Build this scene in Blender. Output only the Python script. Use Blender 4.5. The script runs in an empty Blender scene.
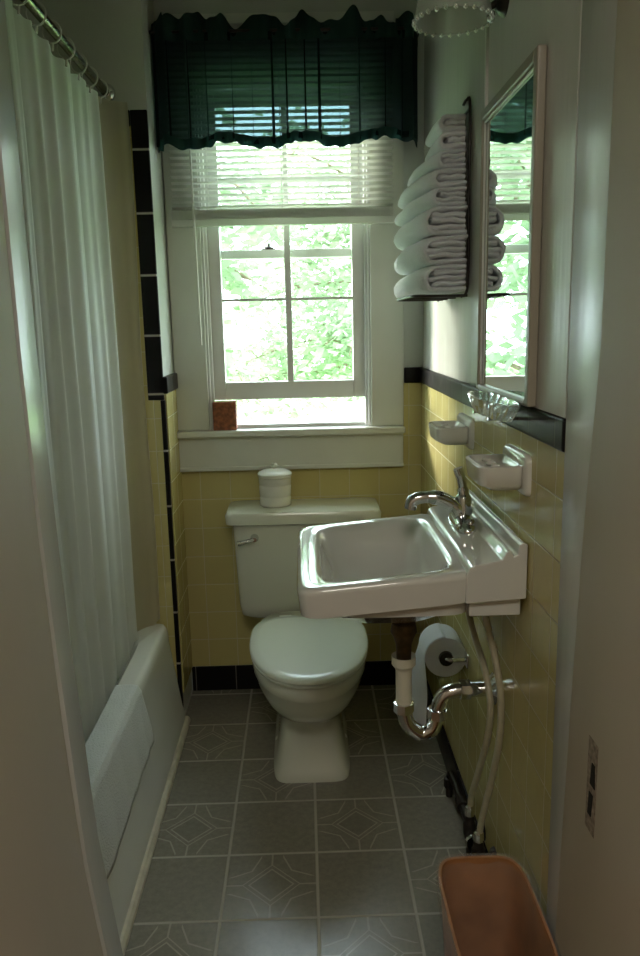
import bpy, bmesh, math, random
from mathutils import Vector, Matrix, noise
PI = math.pi
R = random.Random(7)
sc = bpy.context.scene
COL = sc.collection

# ------------------------------------------------------------------ room numbers (metres)
XR, YB, ZC = 0.425, 2.783, 2.50          # right wall, back wall, ceiling
XL, YE = -1.20, 2.56                     # alcove left wall, tub end wall
XS = -0.455                              # stub return face
YD = 1.21                                # bathroom face of the door wall
CAP0, CAP1 = 1.150, 1.205
TS = 0.108                               # wall tile

# ------------------------------------------------------------------ materials
class NT:
    def __init__(s, name):
        s.m = bpy.data.materials.new(name); s.m.use_nodes = True
        s.t = s.m.node_tree; s.t.nodes.clear()
        s.out = s.t.nodes.new('ShaderNodeOutputMaterial')
    def n(s, typ, ins=None, **kw):
        x = s.t.nodes.new(typ)
        for k, v in kw.items(): setattr(x, k, v)
        for k, v in (ins or {}).items():
            if isinstance(v, bpy.types.NodeSocket): s.t.links.new(v, x.inputs[k])
            else: x.inputs[k].default_value = v
        return x
    def math(s, op, a, b=0.0, c=None):
        ins = {0: a, 1: b}
        if c is not None: ins[2] = c
        return s.n('ShaderNodeMath', ins, operation=op).outputs[0]
    def mix(s, f, a, b):
        x = s.n('ShaderNodeMix', data_type='RGBA')
        for k, v in ((0, f), (6, a), (7, b)):
            if isinstance(v, bpy.types.NodeSocket): s.t.links.new(v, x.inputs[k])
            else: x.inputs[k].default_value = v
        return x.outputs[2]
    def done(s, sh): s.t.links.new(sh, s.out.inputs[0]); return s.m

def rgba(c): return (c[0], c[1], c[2], 1.0)

def plain(name, col, rough=0.5, metal=0.0, var=0.06, scale=8.0, bump=0.0, bscale=40.0, coat=0.0, stretch=None, spec=0.5):
    t = NT(name)
    tc = t.n('ShaderNodeNewGeometry').outputs['Position']
    if stretch:
        tc = t.n('ShaderNodeMapping', {'Vector': tc, 'Scale': stretch}).outputs[0]
    nz = t.n('ShaderNodeTexNoise', {'Vector': tc, 'Scale': scale, 'Detail': 4.0}).outputs[0]
    f = t.n('ShaderNodeMapRange', {0: nz, 1: 0.3, 2: 0.7, 3: 0.0, 4: 1.0}).outputs[0]
    lo = tuple(c * (1 - var) for c in col); hi = tuple(min(1, c * (1 + var)) for c in col)
    c = t.mix(f, rgba(lo), rgba(hi))
    p = t.n('ShaderNodeBsdfPrincipled', {'Base Color': c, 'Roughness': rough, 'Metallic': metal, 'Coat Weight': coat, 'Specular IOR Level': spec})
    if bump:
        bz = t.n('ShaderNodeTexNoise', {'Vector': tc, 'Scale': bscale, 'Detail': 3.0}).outputs[0]
        b = t.n('ShaderNodeBump', {'Strength': 1.0, 'Distance': bump, 'Height': bz})
        t.t.links.new(b.outputs[0], p.inputs['Normal'])
    return t.done(p.outputs[0])

def tile_mat(name, ax, off, size, tcol, gcol, gw=0.0025, rough=0.14, var=0.07, wave=0.0006, pattern=None, extra=0.0, spec=0.5):
    """grid of tiles in the plane of the two axes ax ('XZ', 'YZ' or 'XY')"""
    t = NT(name)
    P = t.n('ShaderNodeSeparateXYZ', {0: t.n('ShaderNodeNewGeometry').outputs['Position']})
    cells, edges, fr = [], [], []
    for k in (0, 1):
        if size[k] is None: continue
        u = t.math('DIVIDE', t.math('SUBTRACT', P.outputs[ax[k]], off[k]), size[k])
        fl = t.math('FLOOR', u); f = t.math('SUBTRACT', t.math('SUBTRACT', u, fl), 0.5)
        e = t.math('MULTIPLY', t.math('SUBTRACT', 0.5, t.math('ABSOLUTE', f)), size[k])   # distance to the joint
        cells.append(fl); edges.append(e); fr.append(f)
    d = edges[0] if len(edges) == 1 else t.math('MINIMUM', edges[0], edges[1])
    g = t.n('ShaderNodeMapRange', {0: d, 1: gw * 0.35, 2: gw * 0.75, 3: 1.0, 4: 0.0}).outputs[0]
    cid = t.n('ShaderNodeCombineXYZ', {0: cells[0], 1: cells[-1]}).outputs[0]
    rnd = t.n('ShaderNodeTexWhiteNoise', {'Vector': cid}, noise_dimensions='3D').outputs[0]
    nz = t.n('ShaderNodeTexNoise', {'Vector': t.n('ShaderNodeNewGeometry').outputs['Position'], 'Scale': 14.0, 'Detail': 6.0}).outputs[0]
    mixf = t.math('ADD', t.math('MULTIPLY', rnd, 0.5), t.math('MULTIPLY', nz, 0.5))
    c = t.mix(mixf, rgba([x * (1 - var) for x in tcol]), rgba([x * (1 + var) for x in tcol]))
    ro = rough
    if extra:      # mottled vinyl
        n2 = t.n('ShaderNodeTexNoise', {'Vector': t.n('ShaderNodeNewGeometry').outputs['Position'], 'Scale': 60.0, 'Detail': 8.0, 'Roughness': 0.7}).outputs[0]
        n2 = t.n('ShaderNodeMapRange', {0: n2, 1: 0.35, 2: 0.65, 3: 0.0, 4: 1.0}).outputs[0]
        c = t.mix(t.math('MULTIPLY', n2, extra), c, rgba([x * 0.55 for x in tcol]))
    if pattern:    # inlaid diamond on every other tile
        au, av = t.math('ABSOLUTE', fr[0]), t.math('ABSOLUTE', fr[1])
        s_ = t.math('ADD', au, av)
        def band(x, at, w): return t.math('LESS_THAN', t.math('ABSOLUTE', t.math('SUBTRACT', x, at)), w)
        l1 = band(s_, 0.24, 0.012); l1b = band(s_, 0.31, 0.009)
        mn, mx = t.math('MINIMUM', au, av), t.math('MAXIMUM', au, av)
        l2 = t.math('MULTIPLY', t.math('LESS_THAN', mn, 0.010), t.math('GREATER_THAN', mx, 0.31))
        l3 = t.math('MULTIPLY', band(t.math('ADD', mn, t.math('MULTIPLY', mx, 0.42)), 0.31, 0.010), t.math('GREATER_THAN', mn, 0.12))
        ln = t.math('MAXIMUM', t.math('MAXIMUM', l1, l1b), t.math('MAXIMUM', l2, l3))
        par = t.math('MODULO', t.math('ADD', t.math('ADD', cells[0], cells[1]), 100.0), 2.0)
        ln = t.math('MULTIPLY', ln, t.math('GREATER_THAN', par, 0.5))
        c = t.mix(t.math('MULTIPLY', ln, 0.55), c, rgba(pattern))
        dk = t.math('MULTIPLY', t.math('LESS_THAN', s_, 0.23), t.math('GREATER_THAN', par, 0.5))
        c = t.mix(t.math('MULTIPLY', dk, 0.25), c, rgba([x * 0.6 for x in tcol]))
    c = t.mix(g, c, rgba(gcol))
    p = t.n('ShaderNodeBsdfPrincipled', {'Base Color': c, 'Roughness': t.math('ADD', t.math('MULTIPLY', g, 0.5), ro), 'Specular IOR Level': spec})
    hz = t.n('ShaderNodeTexNoise', {'Vector': t.n('ShaderNodeNewGeometry').outputs['Position'], 'Scale': 22.0, 'Detail': 1.0}).outputs[0]
    tilt = t.math('MULTIPLY', rnd, 0.4)
    h = t.math('ADD', t.math('SUBTRACT', t.math('ADD', hz, tilt), t.math('MULTIPLY', g, 1.0)), 0.0)
    b = t.n('ShaderNodeBump', {'Strength': 0.8, 'Distance': wave, 'Height': h})
    t.t.links.new(b.outputs[0], p.inputs['Normal'])
    return t.done(p.outputs[0])

YEL, GRT = (0.52, 0.45, 0.18), (0.54, 0.50, 0.30)
M = {}
M['tile_back'] = tile_mat('yellow tile back', 'XZ', (0.05, 0.098), (TS, TS), YEL, GRT)
M['tile_side'] = tile_mat('yellow tile side', 'YZ', (YB, 0.098), (TS, TS), YEL, GRT, rough=0.18, wave=0.0012)
BLK = (0.008, 0.007, 0.007)
M['black_x'] = tile_mat('black tile run x', 'XZ', (0.02, 0), (0.152, None), BLK, (0.16, 0.15, 0.13), rough=0.32, spec=0.12, gw=0.003)
M['black_y'] = tile_mat('black tile run y', 'YZ', (YB, 0), (0.152, None), BLK, (0.16, 0.15, 0.13), rough=0.32, spec=0.12, gw=0.003)
M['black_z'] = tile_mat('black tile run z', 'ZX', (1.15, 0), (0.187, None), BLK, (0.45, 0.42, 0.36), rough=0.32, spec=0.12, gw=0.006)
M['floor'] = tile_mat('vinyl floor', 'XY', (0.003, 1.592), (0.2295, 0.2295), (0.24, 0.225, 0.18), (0.38, 0.36, 0.29), gw=0.006, rough=0.27, var=0.12, wave=0.0008, pattern=(0.44, 0.42, 0.35), extra=0.55)
M['wall'] = plain('wall paint', (0.57, 0.59, 0.54), 0.38, bump=0.0006, bscale=60, var=0.03, scale=3)
M['wall_gloss'] = plain('glossy wall paint', (0.62, 0.61, 0.55), 0.27, bump=0.0018, bscale=9, var=0.03, scale=3, stretch=(1, 2.2, 0.4))
M['ceil'] = plain('ceiling paint', (0.62, 0.60, 0.54), 0.8, var=0.02)
M['trim'] = plain('white trim paint', (0.59, 0.60, 0.53), 0.34, bump=0.0005, bscale=30, var=0.03, scale=6)
M['sash'] = plain('window sash paint', (0.66, 0.66, 0.62), 0.38, bump=0.0004, bscale=40, var=0.03)
M['panel'] = plain('brushed panel paint', (0.58, 0.57, 0.52), 0.30, bump=0.0012, bscale=60, var=0.05, scale=14, stretch=(1, 1.0, 0.04))
M['jamb'] = plain('door frame paint', (0.54, 0.47, 0.38), 0.62, bump=0.0007, bscale=30, var=0.04, scale=5, stretch=(1, 1, 0.12))
M['jamb_edge'] = plain('door edge paint', (0.56, 0.56, 0.52), 0.26, bump=0.0006, bscale=30, var=0.04, scale=5, stretch=(1, 1, 0.12))
M['hall'] = plain('hall paint', (0.55, 0.48, 0.38), 0.7, var=0.03)
M['hallfloor'] = plain('hall floor wood', (0.20, 0.11, 0.05), 0.4, var=0.2, scale=6, stretch=(8, 0.6, 1))
M['ceramic'] = plain('white glazed china', (0.68, 0.67, 0.60), 0.09, var=0.015, scale=3, coat=0.3)
M['sinkwhite'] = plain('white enamelled sink', (0.64, 0.64, 0.59), 0.13, var=0.015, scale=3, coat=1.0)
M['toilet'] = plain('bone toilet china', (0.60, 0.61, 0.51), 0.16, var=0.02, scale=3, coat=0.2)
M['lid'] = plain('toilet seat plastic', (0.63, 0.66, 0.57), 0.22, var=0.015, scale=3)
M['tub'] = plain('bathtub enamel', (0.70, 0.71, 0.65), 0.22, var=0.03, scale=5)
M['caulk'] = plain('tub floor trim', (0.58, 0.54, 0.42), 0.5, var=0.12, scale=25)
M['chrome'] = plain('chrome', (0.62, 0.63, 0.63), 0.09, metal=1.0, var=0.05)
M['rodmetal'] = plain('dull rod metal', (0.25, 0.22, 0.17), 0.25, metal=1.0, var=0.25, scale=30)
M['dark'] = plain('blackened metal', (0.035, 0.03, 0.025), 0.38, metal=0.7, var=0.4, scale=50)
M['brass'] = plain('corroded brass', (0.10, 0.065, 0.03), 0.55, metal=0.6, var=0.4, scale=50)
M['pvc'] = plain('white plastic pipe', (0.66, 0.63, 0.50), 0.4, var=0.04)
M['hose'] = plain('supply hose plastic', (0.40, 0.37, 0.25), 0.35, var=0.1, scale=60)
M['brownbox'] = plain('red brown box', (0.24, 0.075, 0.028), 0.7, var=0.5, scale=70, bump=0.002, bscale=90)
M['bead'] = plain('frosted trim', (0.7, 0.7, 0.66), 0.25, var=0.02)
M['grass'] = plain('lawn', (0.22, 0.42, 0.10), 0.9, var=0.4, scale=3)
M['bark'] = plain('tree bark', (0.20, 0.15, 0.10), 0.9, var=0.3, scale=20)
M['cord'] = plain('blind cord', (0.75, 0.74, 0.68), 0.5)
M['canister'] = plain('white canister glaze', (0.66, 0.66, 0.58), 0.22, var=0.03, scale=20)
M['door_dark'] = plain('keeper hole', (0.008, 0.007, 0.006), 0.8)
M['keeper'] = plain('worn strike plate', (0.33, 0.26, 0.20), 0.5, metal=0.2, var=0.5, scale=120)

def cloth(name, col, rough=0.9, trans=0.3, clear=0.0, bump=0.0, bscale=200, var=0.05, fuzz=0.0, tcol=None):
    t = NT(name)
    pos = t.n('ShaderNodeNewGeometry').outputs['Position']
    nz = t.n('ShaderNodeTexNoise', {'Vector': pos, 'Scale': 20.0, 'Detail': 3.0}).outputs[0]
    c = t.mix(nz, rgba([x * (1 - var) for x in col]), rgba([min(1, x * (1 + var)) for x in col]))
    p = t.n('ShaderNodeBsdfPrincipled', {'Base Color': c, 'Roughness': rough, 'Sheen Weight': fuzz, 'Specular IOR Level': 0.3})
    if bump:
        b = t.n('ShaderNodeBump', {'Strength': 1.0, 'Distance': bump, 'Height': t.n('ShaderNodeTexNoise', {'Vector': pos, 'Scale': bscale, 'Detail': 2.0}).outputs[0]})
        t.t.links.new(b.outputs[0], p.inputs['Normal'])
    sh = p.outputs[0]
    if trans:
        tr = t.n('ShaderNodeBsdfTranslucent', {'Color': rgba(tcol or col)})
        sh = t.n('ShaderNodeMixShader', {0: trans, 1: sh, 2: tr.outputs[0]}).outputs[0]
    if clear:
        tp = t.n('ShaderNodeBsdfTransparent', {'Color': rgba([min(1, x * 1.0 + 0.0) for x in (tcol or (1, 1, 1))])})
        sh = t.n('ShaderNodeMixShader', {0: clear, 1: sh, 2: tp.outputs[0]}).outputs[0]
    return t.done(sh)
M['curtain'] = cloth('white shower curtain', (0.78, 0.82, 0.78), 0.55, 0.35, 0.0)
M['liner'] = cloth('cream clear liner', (0.66, 0.62, 0.46), 0.35, 0.40, 0.25, tcol=(0.8, 0.76, 0.6))
M['valance'] = cloth('dark green sheer', (0.006, 0.024, 0.026), 0.85, 0.025, 0.42, tcol=(0.13, 0.205, 0.215))
M['valance_thick'] = cloth('dark green gathered hem', (0.008, 0.030, 0.026), 0.9, 0.06, 0.0, tcol=(0.05, 0.2, 0.18))
M['terry'] = cloth('white terry', (0.84, 0.86, 0.90), 0.95, 0.08, 0.0, bump=0.004, bscale=160, fuzz=0.5)
M['mat'] = cloth('bath mat towel', (0.62, 0.65, 0.62), 0.95, 0.05, 0.0, bump=0.003, bscale=220, fuzz=0.2)
M['paper'] = cloth('toilet paper', (0.82, 0.83, 0.84), 0.9, 0.30, 0.0)
M['slat'] = cloth('blind slat', (0.76, 0.76, 0.70), 0.4, 0.38, 0.0)
M['leaf'] = cloth('tree leaves', (0.25, 0.32, 0.20), 0.6, 0.45, 0.0, var=0.25, tcol=(0.36, 0.47, 0.30))
M['bag'] = cloth('clear bin bag', (0.70, 0.66, 0.60), 0.2, 0.10, 0.88, bump=.003, bscale=40)
M['basket'] = plain('brown bin', (0.36, 0.155, 0.055), 0.45, var=0.25, scale=14, bump=0.001, bscale=30)

def glass_mat(name, tint=(1, 1, 1), gloss=0.08, rough=0.0, white=0.0):
    t = NT(name)
    tr = t.n('ShaderNodeBsdfTransparent', {'Color': rgba(tint)})
    gl = t.n('ShaderNodeBsdfGlossy', {'Color': (1, 1, 1, 1), 'Roughness': rough})
    fr = t.math('MULTIPLY_ADD', t.math('POWER', t.n('ShaderNodeLayerWeight', {'Blend': 0.5}).outputs['Facing'], 5.0), 0.8, 0.035)
    f = t.math('MINIMUM', t.math('ADD', fr, gloss), 0.95)
    sh = t.n('ShaderNodeMixShader', {0: f, 1: tr.outputs[0], 2: gl.outputs[0]}).outputs[0]
    if white:
        d = t.n('ShaderNodeBsdfDiffuse', {'Color': (0.75, 0.77, 0.74, 1)})
        sh = t.n('ShaderNodeMixShader', {0: white, 1: sh, 2: d.outputs[0]}).outputs[0]
    return t.done(sh)
M['pane'] = glass_mat('window glass', (0.95, 0.97, 0.95), 0.0)
M['shade'] = glass_mat('lamp glass', (0.9, 0.92, 0.9), 0.10, 0.08, 0.32)
M['cutglass'] = glass_mat('cut glass', (0.9, 0.95, 0.95), 0.45, 0.05, 0.12)
t = NT('mirror silver')
M['mirror'] = t.done(t.n('ShaderNodeBsdfGlossy', {'Color': (0.80, 0.84, 0.82, 1), 'Roughness': 0.01}).outputs[0])
M['frame'] = plain('mirror frame wood', (0.31, 0.285, 0.22), 0.32, var=0.12, scale=14, stretch=(1, 1, 0.2))

# ------------------------------------------------------------------ mesh helpers
def thing(name, label, cat, loc, group=None):
    o = bpy.data.objects.new(name, None); COL.objects.link(o); o.location = loc
    o.empty_display_size = 0.05
    o['label'] = label; o['category'] = cat
    if group: o['group'] = group
    return o
def wloc(o):
    v = Vector((0, 0, 0))
    while o: v = v + o.location; o = o.parent
    return v
def obj(name, bm, mat, parent=None, smooth=None, label=None, origin=None, bevel=0, sub=0):
    """geometry in bm is in world coordinates; parents never rotate while building"""
    bmesh.ops.recalc_face_normals(bm, faces=bm.faces)
    if origin is None:
        xs = [v.co for v in bm.verts]
        origin = Vector(((min(p.x for p in xs) + max(p.x for p in xs)) / 2, (min(p.y for p in xs) + max(p.y for p in xs)) / 2, min(p.z for p in xs)))
    origin = Vector(origin)
    for v in bm.verts: v.co -= origin
    me = bpy.data.meshes.new(name); bm.to_mesh(me); bm.free()
    o = bpy.data.objects.new(name, me); COL.objects.link(o)
    me.materials.append(mat)
    o.location = origin - (wloc(parent) if parent else Vector((0, 0, 0)))
    if parent: o.parent = parent
    if smooth is not None:
        for p in me.polygons: p.use_smooth = True
        if smooth < 180: me.set_sharp_from_angle(angle=math.radians(smooth))
    if bevel:
        b = o.modifiers.new('bevel', 'BEVEL'); b.width = bevel; b.segments = 3; b.limit_method = 'ANGLE'
        for p in me.polygons: p.use_smooth = True
        w = o.modifiers.new('wn', 'WEIGHTED_NORMAL')
    if sub:
        s = o.modifiers.new('sub', 'SUBSURF'); s.levels = sub; s.render_levels = sub
    if label: o['label'] = label
    return o
def pieces(name, bm, mat, parent, **kw):
    """every loose island of bm becomes a part of its own"""
    left = set(bm.verts); out = []
    while left:
        seed = left.pop(); isl = {seed}; st = [seed]
        while st:
            v = st.pop()
            for e in v.link_edges:
                w2 = e.other_vert(v)
                if w2 not in isl: isl.add(w2); left.discard(w2); st.append(w2)
        nb = bmesh.new(); mp = {v: nb.verts.new(v.co) for v in isl}
        for f in {f for v in isl for f in v.link_faces}: nb.faces.new([mp[v] for v in f.verts])
        out.append(obj(name, nb, mat, parent, **kw))
    bm.free(); return out
def tag(o, label, cat, group=None, kind=None):
    o['label'] = label; o['category'] = cat
    if group: o['group'] = group
    if kind: o['kind'] = kind
    return o
def struct(name, bm, mat, label=None, parent=None, **kw):
    o = obj(name, bm, mat, parent, **kw)
    if parent is None:
        o['kind'] = 'structure'; o['label'] = label; o['category'] = name.split('_')[0]
    return o
def box(bm, x0, x1, y0, y1, z0, z1):
    vs = [bm.verts.new((x, y, z)) for x in (x0, x1) for y in (y0, y1) for z in (z0, z1)]
    for f in ((0, 1, 3, 2), (4, 6, 7, 5), (0, 4, 5, 1), (2, 3, 7, 6), (0, 2, 6, 4), (1, 5, 7, 3)):
        bm.faces.new([vs[i] for i in f])
def nbox(*a):
    bm = bmesh.new(); box(bm, *a); return bm
def loft(bm, rings, cap0=True, cap1=True, closed=True):
    rs = [[bm.verts.new(p) for p in r] for r in rings]
    n = len(rs[0])
    for a, b in zip(rs, rs[1:]):
        for i in range(n if closed else n - 1):
            j = (i + 1) % n
            bm.faces.new((a[i], a[j], b[j], b[i]))
    if cap0 and closed: bm.faces.new(list(reversed(rs[0])))
    if cap1 and closed: bm.faces.new(rs[-1])
    return rs
def sell(x0, x1, y0, y1, z, n=4.0, N=64):
    cx, cy, a, b = (x0 + x1) / 2, (y0 + y1) / 2, (x1 - x0) / 2, (y1 - y0) / 2
    out = []
    for i in range(N):
        t_ = 2 * PI * i / N; c, s = math.cos(t_), math.sin(t_)
        x = cx + a * math.copysign(abs(c) ** (2 / n), c); y = cy + b * math.copysign(abs(s) ** (2 / n), s)
        out.append(Vector((x, y, z(x, y) if callable(z) else z)))
    return out
def lathe(bm, prof, c, axis='Z', N=32, cap=True):
    rings = []
    for r, h in prof:
        ring = []
        for i in range(N):
            a = 2 * PI * i / N; u, v = r * math.cos(a), r * math.sin(a)
            if axis == 'Z': p = (c[0] + u, c[1] + v, c[2] + h)
            elif axis == 'X': p = (c[0] + h, c[1] + u, c[2] + v)
            else: p = (c[0] + u, c[1] + h, c[2] + v)
            ring.append(p)
        rings.append(ring)
    loft(bm, rings, cap, cap)
def smooth_path(pts, k=6):
    pts = [Vector(p) for p in pts]
    P = [pts[0] * 2 - pts[1]] + pts + [pts[-1] * 2 - pts[-2]]
    out = []
    for i in range(1, len(P) - 2):
        for j in range(k):
            t_ = j / k; a, b, c, d = P[i - 1], P[i], P[i + 1], P[i + 2]
            out.append(0.5 * ((2 * b) + (c - a) * t_ + (2 * a - 5 * b + 4 * c - d) * t_ ** 2 + (3 * b - a - 3 * c + d) * t_ ** 3))
    out.append(pts[-1]); return out
def tube(bm, pts, r, N=14, cap=True):
    pts = [Vector(p) for p in pts]; rings = []; up = None
    for i, p in enumerate(pts):
        d = (pts[min(i + 1, len(pts) - 1)] - pts[max(i - 1, 0)]).normalized()
        if up is None: up = d.orthogonal().normalized()
        up = (up - d * up.dot(d)).normalized(); sd = d.cross(up)
        rr = r[i] if isinstance(r, (list, tuple)) else r
        rings.append([p + (up * math.cos(2 * PI * k / N) + sd * math.sin(2 * PI * k / N)) * rr for k in range(N)])
    loft(bm, rings, cap, cap)
def sheet(bm, f, nu, nv, thick=None):
    """grid surface f(u,v); thick adds a second skin along the normal so the cloth has body"""
    g = [[Vector(f(i / nu, j / nv)) for j in range(nv + 1)] for i in range(nu + 1)]
    vs = [[bm.verts.new(p) for p in row] for row in g]
    for i in range(nu):
        for j in range(nv): bm.faces.new((vs[i][j], vs[i + 1][j], vs[i + 1][j + 1], vs[i][j + 1]))
    if thick:
        bm.normal_update()
        for row in vs: pass
        geom = bmesh.ops.solidify(bm, geom=list(bm.faces), thickness=thick)

# ------------------------------------------------------------------ setting
struct('floor', nbox(XL - .1, XR + .1, YD - .15, YB + .12, -.06, 0), M['floor'], 'grey brown patterned vinyl tile floor')
struct('floor_hall', nbox(-1.3, 1.3, -1.4, YD - .15, -.06, 0), M['hallfloor'], 'wooden hall floor in front of the bathroom door')
struct('ceiling', nbox(XL - .1, XR + .1, YD - .15, YB + .12, ZC, ZC + .05), M['ceil'], 'pale painted ceiling')
struct('ceiling_hall', nbox(-1.3, 1.3, -1.4, YD - .15, ZC, ZC + .05), M['ceil'], 'pale hall ceiling')

WX0, WX1, WZ0, WZ1 = -.330, .232, 1.000, 2.150     # window opening
bm = bmesh.new()      # back wall with the window hole
for a in ((XS - .1, WX0, 0, ZC), (WX1, XR + .1, 0, ZC), (WX0, WX1, 0, WZ0), (WX0, WX1, WZ1, ZC)):
    box(bm, a[0], a[1], YB, YB + .12, a[2], a[3])
struct('wall_back', bm, M['wall'], 'back wall around the window')
struct('wall_right', nbox(XR, XR + .1, YD - .02, YB + .0, 0, ZC), M['wall_gloss'], 'right wall with glossy pale paint')
struct('wall_left', nbox(XL - .1, XL, YD - .15, YE + .1, 0, ZC), M['wall'], 'left wall behind the bathtub')
struct('wall_alcove', nbox(XL, XS, YE, YB + .12, 0, ZC), M['wall'], 'stub wall at the far end of the bathtub')
struct('wall_front', nbox(XL, -.445, YD - .15, 1.300, 0, ZC), M['wall'], 'front wall beside the door, at the near end of the bathtub')
bm = bmesh.new(); box(bm, -.445, XR + .04, YD - .15, YD - .02, 2.12, ZC)
struct('wall_header', bm, M['wall'], 'wall above the bathroom door')
bm = bmesh.new()
box(bm, -1.3, -1.2, -1.4, YD - .15, 0, ZC); box(bm, 1.2, 1.3, -1.4, YD - .15, 0, ZC); box(bm, -1.2, 1.2, -1.4, -1.3, 0, ZC)
box(bm, .56, 1.2, YD - .16, YD - .06, 0, ZC)
struct('wall_hall', bm, M['hall'], 'beige hall walls in front of the bathroom')

# tile dados (thin real tile layers on the walls)
TT = .007
bm = bmesh.new(); box(bm, XS, XR, YB - TT, YB, .098, .90); box(bm, XS, WX0 - .02, YB - TT, YB, .90, CAP0); box(bm, WX1 + .02, XR, YB - TT, YB, .90, CAP0)
struct('trim_1', bm, M['tile_back'], 'square yellow tiles on the back wall below the window')
bm = bmesh.new(); box(bm, XR - TT, XR, YD + .012, YB - TT, .098, CAP0)
struct('trim_2', bm, M['tile_side'], 'square yellow tiles on the right wall')
bm = bmesh.new(); box(bm, XS, XS + TT, YE + .001, YB - TT, .098, CAP0)
struct('trim_3', bm, M['tile_side'], 'narrow yellow tiled return beside the window')
bm = bmesh.new(); box(bm, XL, -.506, YE - TT, YE, .33, 1.970); box(bm, -.506, XS - .012, YE - TT, YE, .0, CAP0)
struct('trim_4', bm, M['tile_back'], 'yellow tiles on the wall at the far end of the bathtub')
bm = bmesh.new(); box(bm, XS, WX0 - .125, YB - .014, YB, CAP0, CAP1); box(bm, WX1 + .125, XR, YB - .014, YB, CAP0, CAP1)
struct('trim_5', bm, M['black_x'], 'black tile cap on the back wall at the corner', bevel=.004)
bm = bmesh.new(); box(bm, XR - .015, XR, YD + .012, YB - .014, CAP0, CAP1)
struct('trim_6', bm, M['black_y'], 'black tile cap running along the right wall', bevel=.006)
bm = bmesh.new(); box(bm, XS - .012, XS + .014, YE - .012, YB - .001, CAP0, CAP1 )
struct('trim_7', bm, M['black_y'], 'short black tile cap on the return beside the window', bevel=.004)
bm = bmesh.new(); box(bm, -.506, XS + .001, YE - .012, YE - .0, CAP0 - .02, 2.012); 
struct('trim_8', bm, M['black_z'], 'wide upright black tile border beside the shower curtain', bevel=.003)
bm = bmesh.new(); box(bm, XL, -.507, YE - .012, YE, 1.965, 2.012)
struct('trim_9', bm, M['black_x'], 'black tile border above the alcove tiles', bevel=.003)
bm = bmesh.new(); box(bm, XS - .012, XS + .003, YE - .012, YE + .003, 0, CAP0 - .021)
struct('trim_10', bm, M['black_z'], 'thin black tile corner strip down to the floor', bevel=.003)
bm = bmesh.new(); box(bm, XS + .004, XR, YB - .012, YB, 0, .098)
struct('baseboard_back', bm, M['black_x'], 'black tile baseboard behind the toilet', bevel=.004)
bm = bmesh.new(); box(bm, XR - .014, XR, YD + .012, YB - .013, 0, .098)
struct('baseboard_right', bm, M['black_y'], 'black tile baseboard along the right wall', bevel=.004)

# door frame (jambs lean a little, as in the old house)
def slab(bm, pts0, pts1, z0, z1):
    a = [bm.verts.new((x, y, z0)) for x, y in pts0]; b = [bm.verts.new((x, y, z1)) for x, y in pts1]
    n = len(a)
    for i in range(n): bm.faces.new((a[i], a[(i + 1) % n], b[(i + 1) % n], b[i]))
    bm.faces.new(a[::-1]); bm.faces.new(b)
def rr(x0, x1, y0, y1): return [(x0, y0), (x1, y0), (x1, y1), (x0, y1)]
dr = thing('door_1', 'painted beige door frame with an old strike plate', 'door', (0, YD - .1, 0)); dr['kind'] = 'structure'
bm = bmesh.new()
def lerp(tab, z):
    for (a, b), (c, d) in zip(tab, tab[1:]):
        if z <= c: return b + (d - b) * (z - a) / (c - a)
    return tab[-1][1]
LT = [(0, -.352), (.26, -.381), (.45, -.402), (.67, -.415), (1.0, -.426), (1.3, -.433), (2.12, -.434)]
LE = [(0, -.352), (.18, -.376), (.39, -.399), (.71, -.413), (.97, -.426), (1.3, -.434), (2.12, -.439)]
YN = 1.300      # bathroom face of the thicker wall on the left
zs = [2.12 * i / 24 for i in range(25)]
def jrow(x0, x1, y0, y1, z, r=.007): return [(x0, y0, z), (x1 - r, y0, z), (x1, y0 + r, z), (x1, y1 - r, z), (x1 - r * .3, y1 - r * .3, z), (x1 - r, y1, z), (x0, y1, z)]
loft(bm, [jrow(-.455, lerp(LT, z), .84, YD + .004, z) for z in zs])
obj('left_jamb', bm, M['jamb'], dr, smooth=35)
bm = bmesh.new(); loft(bm, [jrow(-.4449, max(lerp(LE, z), lerp(LT, z) + .001), YD + .0045, YN, z, .006) for z in zs])
obj('jamb_edge', bm, M['jamb_edge'], dr, smooth=35, label='paler glossy edge of the left jamb')
bm = bmesh.new()
RT = [(0, 1.17), (.39, 1.155), (.77, 1.132), (1.1, 1.108), (1.3, 1.078), (2.12, 1.075)]
def krow(x, y0, y1, z, x2=.56, r=.006): return [(x2, y0, z), (x2, y1, z), (x + r, y1, z), (x + r * .3, y1 - r * .3, z), (x, y1 - r, z), (x, y0, z)]
loft(bm, [krow(.4075, .80, lerp(RT, z), z) for z in zs])
obj('right_jamb', bm, M['jamb'], dr, smooth=35)
bm = bmesh.new()
loft(bm, [krow(.4108, lerp(RT, z) + .0005, YD + .010, z, .50, .009) for z in zs])
obj('jamb_edge', bm, M['jamb_edge'], dr, smooth=35, label='paler glossy edge of the right jamb')
obj('head_jamb', nbox(-.455, .56, .98, YD, 2.12, 2.16), M['jamb'], dr)
bm = bmesh.new(); box(bm, .4068, .4112, 1.008, 1.046, .612, .760)
sp = obj('strike_plate', bm, M['keeper'], dr, bevel=.002, label='worn rusty strike plate')
bm = bmesh.new(); slab(bm, [(.4055, 1.022), (.4068, 1.022), (.4068, 1.034), (.4055, 1.034)], [(.4055, 1.018), (.4068, 1.018), (.4068, 1.032), (.4055, 1.032)], .640, .676); slab(bm, [(.4055, 1.012), (.4068, 1.012), (.4068, 1.030), (.4055, 1.030)], [(.4055, 1.016), (.4068, 1.016), (.4068, 1.026), (.4055, 1.026)], .690, .725)
obj('latch_hole', bm, M['door_dark'], sp)

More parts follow.
